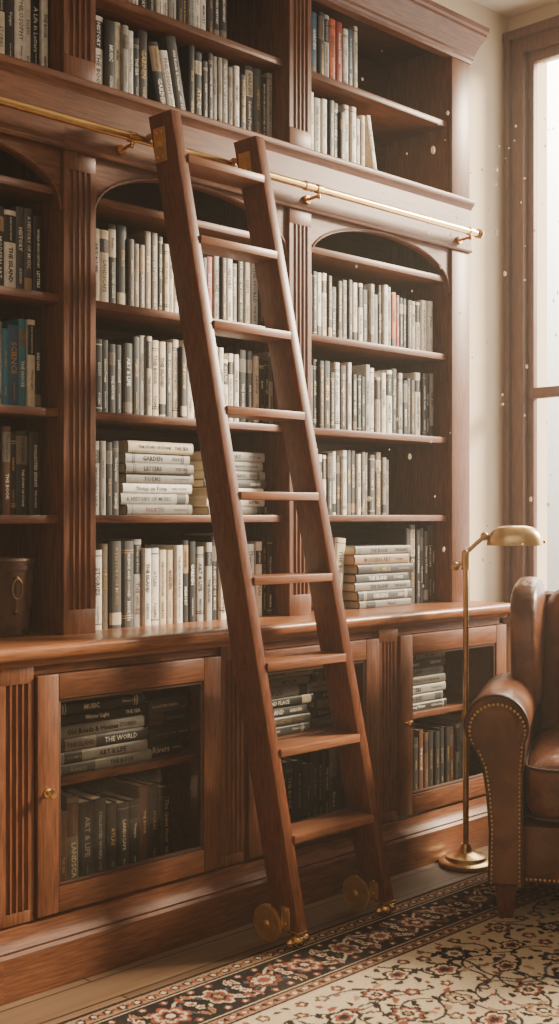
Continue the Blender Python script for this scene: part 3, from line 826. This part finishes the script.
# ------------------------------------------------------------------ floor lamp
lx, ly = 3.258, -.118
lp = empty("floor_lamp", (lx, ly, 0), label="slim brass pharmacy floor lamp standing beside the leather armchair", category="lamp")
MB().lathe([(0, 0), (.088, 0), (.090, .004), (.089, .014), (.080, .019), (.068, .021), (.066, .032), (.050, .036), (.036, .042), (.024, .048), (.018, .060), (.014, .070), (0, .070)], (lx, ly, 0), 48).done("base", brass_d, lp)
MB().cyl((lx, ly, .05), (lx, ly, 1.0), .0102, .0092).lathe([(0, .48), (.0130, .48), (.0142, .49), (.0130, .50), (0, .50)], (lx, ly, 0), 20).done("pole", brass_d, lp)
rgt = Vector((.7057, -.7085, 0))
P = lambda a, z: Vector((lx, ly, 0)) + rgt * a + Vector((0, 0, z))
m = MB(); m.cyl(P(0, .97), P(0, 1.02), .0145); m.cyl(P(-.03, .983), P(.012, 1.005), .006); m.sph(P(-.034, .981), .015, seg=14); m.sph(P(0, 1.022), .0145)
m.done("swivel_joint", brass_d, lp)
m = MB(); m.tube([P(0, 1.02), P(.012, 1.035), P(.03, 1.052), P(.048, 1.068), P(.062, 1.080), P(.085, 1.084)], .0068); m.sph(P(.062, 1.080), .0145)
m.done("arm", brass_d, lp)
sh = MB(); b2 = bmesh.new(); g = []
Lh, Wh, Hh = .092, .052, .066
fwd = Vector((-.7085, -.7057, 0))
for j in range(13):
    et = math.pi / 2 * j / 12; row = []
    for i in range(48):
        om = 2 * math.pi * i / 48
        u = math.copysign(abs(math.cos(om)) ** .85, math.cos(om)) * Lh; v = math.copysign(abs(math.sin(om)) ** .85, math.sin(om)) * Wh
        c_ = max(0, math.cos(et)) ** .6
        row.append(b2.verts.new(P(.162, 1.050) + rgt * u * c_ + fwd * v * c_ + Vector((0, 0, Hh * math.sin(et)))))
    g.append(row)
for j in range(12):
    for i in range(48): b2.faces.new((g[j][i], g[j][(i + 1) % 48], g[j + 1][(i + 1) % 48], g[j + 1][i]))
bmesh.ops.remove_doubles(b2, verts=b2.verts, dist=1e-5)
bmesh.ops.recalc_face_normals(b2, faces=b2.faces)
bmesh.ops.solidify(b2, geom=b2.faces[:], thickness=.0018)
sh._merge(b2, 0); sh.sph(P(.258, 1.062), .006)
sh.done("lamp_shade", brass_d, lp, smooth=60)
MB().sph(P(.162, 1.074), .018, (1, 1, .8)).cyl(P(.162, 1.074), P(.162, 1.10), .01).done("bulb", mat_noise("frosted_bulb", (230, 225, 210), .4), lp)

# ------------------------------------------------------------------ armchair (local space, faces -Y)
ch = empty("armchair", (0, 0, 0), label="cognac leather wingback armchair with rolled arms and nailhead trim", category="armchair")
ORG[ch.name] = Vector((0, 0, 0))
ZB = .105
def arm_prof(sx, grow=0.0):
    cx, cz, r = -.362, .552, .090 + grow
    pts = [(-.290 + grow, ZB)]
    pts.append((-.290 + grow, .42)); pts.append((-.284 + grow, .48))
    for i in range(25):
        a = math.radians(-28 + 256 * i / 24)
        pts.append((cx + r * math.cos(a), cz + r * math.sin(a)))
    pts += [(-.400 - grow, .435), (-.388 - grow, .36), (-.380 - grow, .25), (-.383 - grow, ZB)]
    return [(x * sx, z) for x, z in pts]
for sx in (1, -1):
    m = MB()
    pr = arm_prof(sx)
    n = len(pr)
    b2 = bmesh.new(); rows = []
    cxx, czz = -.342 * sx, .40
    for (y, s_) in ((-.404, .90), (-.412, .945), (-.408, .98), (-.396, 1.0), (-.1, 1.0), (.1, .98), (.22, .90), (.24, .84)):
        rows.append([b2.verts.new((cxx + (x - cxx) * s_, y, czz + (z - czz) * s_ if z > ZB + .01 else z)) for x, z in pr])
    for k in range(len(rows) - 1):
        for i in range(n): b2.faces.new((rows[k][i], rows[k][(i + 1) % n], rows[k + 1][(i + 1) % n], rows[k + 1][i]))
    b2.faces.new(rows[0][::-1]); b2.faces.new(rows[-1])
    bmesh.ops.recalc_face_normals(b2, faces=b2.faces)
    m._merge(b2, 0)
    arm = m.done("armrest", leather, ch, smooth=50)
    pth = [(cxx + (x - cxx) * .975, -.409, czz + (z - czz) * .975 if z > ZB + .01 else z) for x, z in pr]
    MB().tube(pth, .0042, 8).done("piping", piping_m, arm)
    m = MB(); acc = 0
    path = [Vector((cxx + (x - cxx) * .87, -.407, czz + (z - czz) * .87 if z > ZB + .01 else z)) for x, z in pr]
    for a_, b_ in zip(path[:-1], path[1:]):
        l = (b_ - a_).length
        while acc <= l:
            m.sph(a_.lerp(b_, acc / l), .0046, (1, .8, 1), 8); acc += .0125
        acc -= l
    m.done("nailhead_trim", brass_w, arm, kind="stuff")
m = MB(); m.box((-.295, -.385, ZB), (.295, .30, .27), .014)
m.done("seat_base", leather, ch)
m = MB()
for i in range(45):
    m.sph((-.28 + i * .0127, -.388, ZB + .014), .0045, (1, .7, 1), 8)
m.done("nailhead_trim", brass_w, ch, kind="stuff")
def puff(p):
    return Vector((p.x, p.y + .004 * math.sin(p.x * 40) * (1 if p.y < -.2 else 0), p.z + .024 * math.cos(p.x / .29 * 1.4) * math.cos(p.y / .3 * 1.4) * (1 if p.z > 0 else 0) + .002 * math.sin(p.x * 31 + p.y * 17)))
m = MB(); m.superell((0, -.108, .370), (.288, .330, .104), .5, .24, 64, 28, 0, puff); cus = m.done("seat_cushion", leather, ch, smooth=60)
for zz in (.436, .300):
    pz = [(.290 * math.copysign(abs(math.cos(a)) ** .24, math.cos(a)) * .985, -.108 + .331 * math.copysign(abs(math.sin(a)) ** .24, math.sin(a)) * .985, zz) for a in [2 * math.pi * i / 72 for i in range(73)]]
    MB().tube(pz, .0046, 6).done("piping", piping_m, cus)
def inc(p):
    return Vector((p.x, p.y + .14 * (p.z + .3) - .025 * math.cos(p.x / .26 * 1.5), p.z + .02 * math.cos(p.x / .26 * 1.6) * (1 if p.z > 0 else 0)))
m = MB(); m.superell((0, .160, .62), (.268, .10, .29), .36, .42, 64, 32, 0, inc); m.done("backrest", leather, ch, smooth=60)
for sx in (1, -1):
    def wingf(p, sx=sx):
        k = (p.z + .2) / .4
        fr = max(0, -p.y / .16)
        return Vector((p.x * (1 + .1 * k) - sx * .012 * k * fr, p.y + .05 * k - (.02 * math.sin(k * math.pi)), p.z - .024 * fr * max(0, k)))
    m = MB(); m.superell((-.302 * sx, .12, .735), (.046, .170, .205), .40, .45, 40, 28, 0, wingf); w_ = m.done("wing", leather, ch, smooth=60)
m = MB(); m.hexa([(-.33, .20, ZB), (.33, .20, ZB), (.33, .31, ZB), (-.33, .31, ZB)], [(-.30, .25, .89), (.30, .25, .89), (.30, .345, .89), (-.30, .345, .89)], .03)
m.done("outer_back", leather, ch)
for (x, y, rk) in ((-.338, -.355, 0), (.338, -.355, 0), (-.28, .26, 1), (.28, .26, 1)):
    m = MB()
    s0 = .020; s1 = .032
    m.hexa([(x - s0, y - s0 + .03 * rk, 0), (x + s0, y - s0 + .03 * rk, 0), (x + s0, y + s0 + .03 * rk, 0), (x - s0, y + s0 + .03 * rk, 0)],
           [(x - s1, y - s1, ZB + .01), (x + s1, y - s1, ZB + .01), (x + s1, y + s1, ZB + .01), (x - s1, y + s1, ZB + .01)], .004)
    m.done("leg", wood_ld, ch)
ch.location = (3.385, -.630, .006); ch.rotation_euler = (0, 0, math.radians(-60))

# ------------------------------------------------------------------ dust motes in the light
dm = bpy.data.materials.new("sunlit_dust"); dm.use_nodes = True
nt = dm.node_tree; nt.nodes.clear()
o = nt.nodes.new("ShaderNodeOutputMaterial"); tr = nt.nodes.new("ShaderNodeBsdfTransparent"); df = nt.nodes.new("ShaderNodeBsdfDiffuse"); df.inputs[0].default_value = (1, .90, .74, 1)
mx = nt.nodes.new("ShaderNodeMixShader"); mx.inputs[0].default_value = .5
nt.links.new(tr.outputs[0], mx.inputs[1]); nt.links.new(df.outputs[0], mx.inputs[2]); nt.links.new(mx.outputs[0], o.inputs[0])
m = MB(); rd = random.Random(23)
for i in range(120):
    x = rd.uniform(2.5, 3.55); y = rd.uniform(-.70, -.06); z = rd.uniform(.95, 2.5)
    r = rd.choice([rd.uniform(.0018, .0034), rd.uniform(.0034, .0064)])
    m.sph((x, y, z), r, (rd.uniform(.6, 1.2), rd.uniform(.6, 1.2), rd.uniform(.6, 1.8)), 8)
m.done("dust_motes", dm, kind="stuff", label="tiny sunlit dust motes drifting beside the bookcase", category="dust")

# ------------------------------------------------------------------ lights and hazy air
w = bpy.data.worlds.new("World"); scene.world = w; w.use_nodes = True
nt = w.node_tree
bg = nt.nodes["Background"]; bg.inputs[0].default_value = (1.0, .90, .76, 1); bg.inputs[1].default_value = 2.0
vs_ = nt.nodes.new("ShaderNodeVolumeScatter"); vs_.inputs["Color"].default_value = (1, .92, .80, 1); vs_.inputs["Density"].default_value = .014; vs_.inputs["Anisotropy"].default_value = .2
nt.links.new(vs_.outputs[0], nt.nodes["World Output"].inputs["Volume"])
def light(name, typ, loc, rot_dir, energy, color, **kw):
    ld = bpy.data.lights.new(name, typ); ld.energy = energy; ld.color = color
    for k, v in kw.items(): setattr(ld, k, v)
    ob = bpy.data.objects.new(name, ld); COL.objects.link(ob); ob.location = loc
    ob.rotation_euler = Vector(rot_dir).to_track_quat('-Z', 'Y').to_euler()
    return ob
sd = Vector((-.78, .40, -.47)).normalized()
light("sun_spot", "SPOT", Vector((4.38, -.8, 1.95)) - sd * 7.5, sd, 22000, (1.0, .82, .58), shadow_soft_size=1.1, spot_size=math.radians(42), spot_blend=.2)
light("window_light", "AREA", (XW + .30, -.62, 1.95), (-1, .0, -.03), 135, (1.0, .90, .76), shape='RECTANGLE', size=2.7, size_y=2.6)
light("backdrop_light", "AREA", (5.6, 1.6, 4.6), (1, .35, -1.1), 900, (1.0, .95, .86), shape='RECTANGLE', size=2.0, size_y=1.5)  # added light aimed only at the backdrop outside, to whiten the window view
light("room_fill", "AREA", (.3, -3.2, 2.5), (.5, .8, -.40), 14, (1.0, .88, .74), shape='RECTANGLE', size=2.2, size_y=1.6)  # added soft fill from behind the camera, stands for no actual lamp

# ------------------------------------------------------------------ camera
cd = bpy.data.cameras.new("camera"); cam = bpy.data.objects.new("camera", cd); COL.objects.link(cam)
cd.sensor_fit = 'VERTICAL'; cd.sensor_height = 36; cd.lens = 1213 / 1024 * 36
cd.shift_y = 3 / 1024
cam.location = (0, CAM_Y, CAM_H)
cam.rotation_euler = (math.radians(90), 0, -math.radians(90 - 44.88))
cd.clip_start = .05
scene.camera = cam
print("BOOKS", NB[0], scene.view_settings.view_transform)
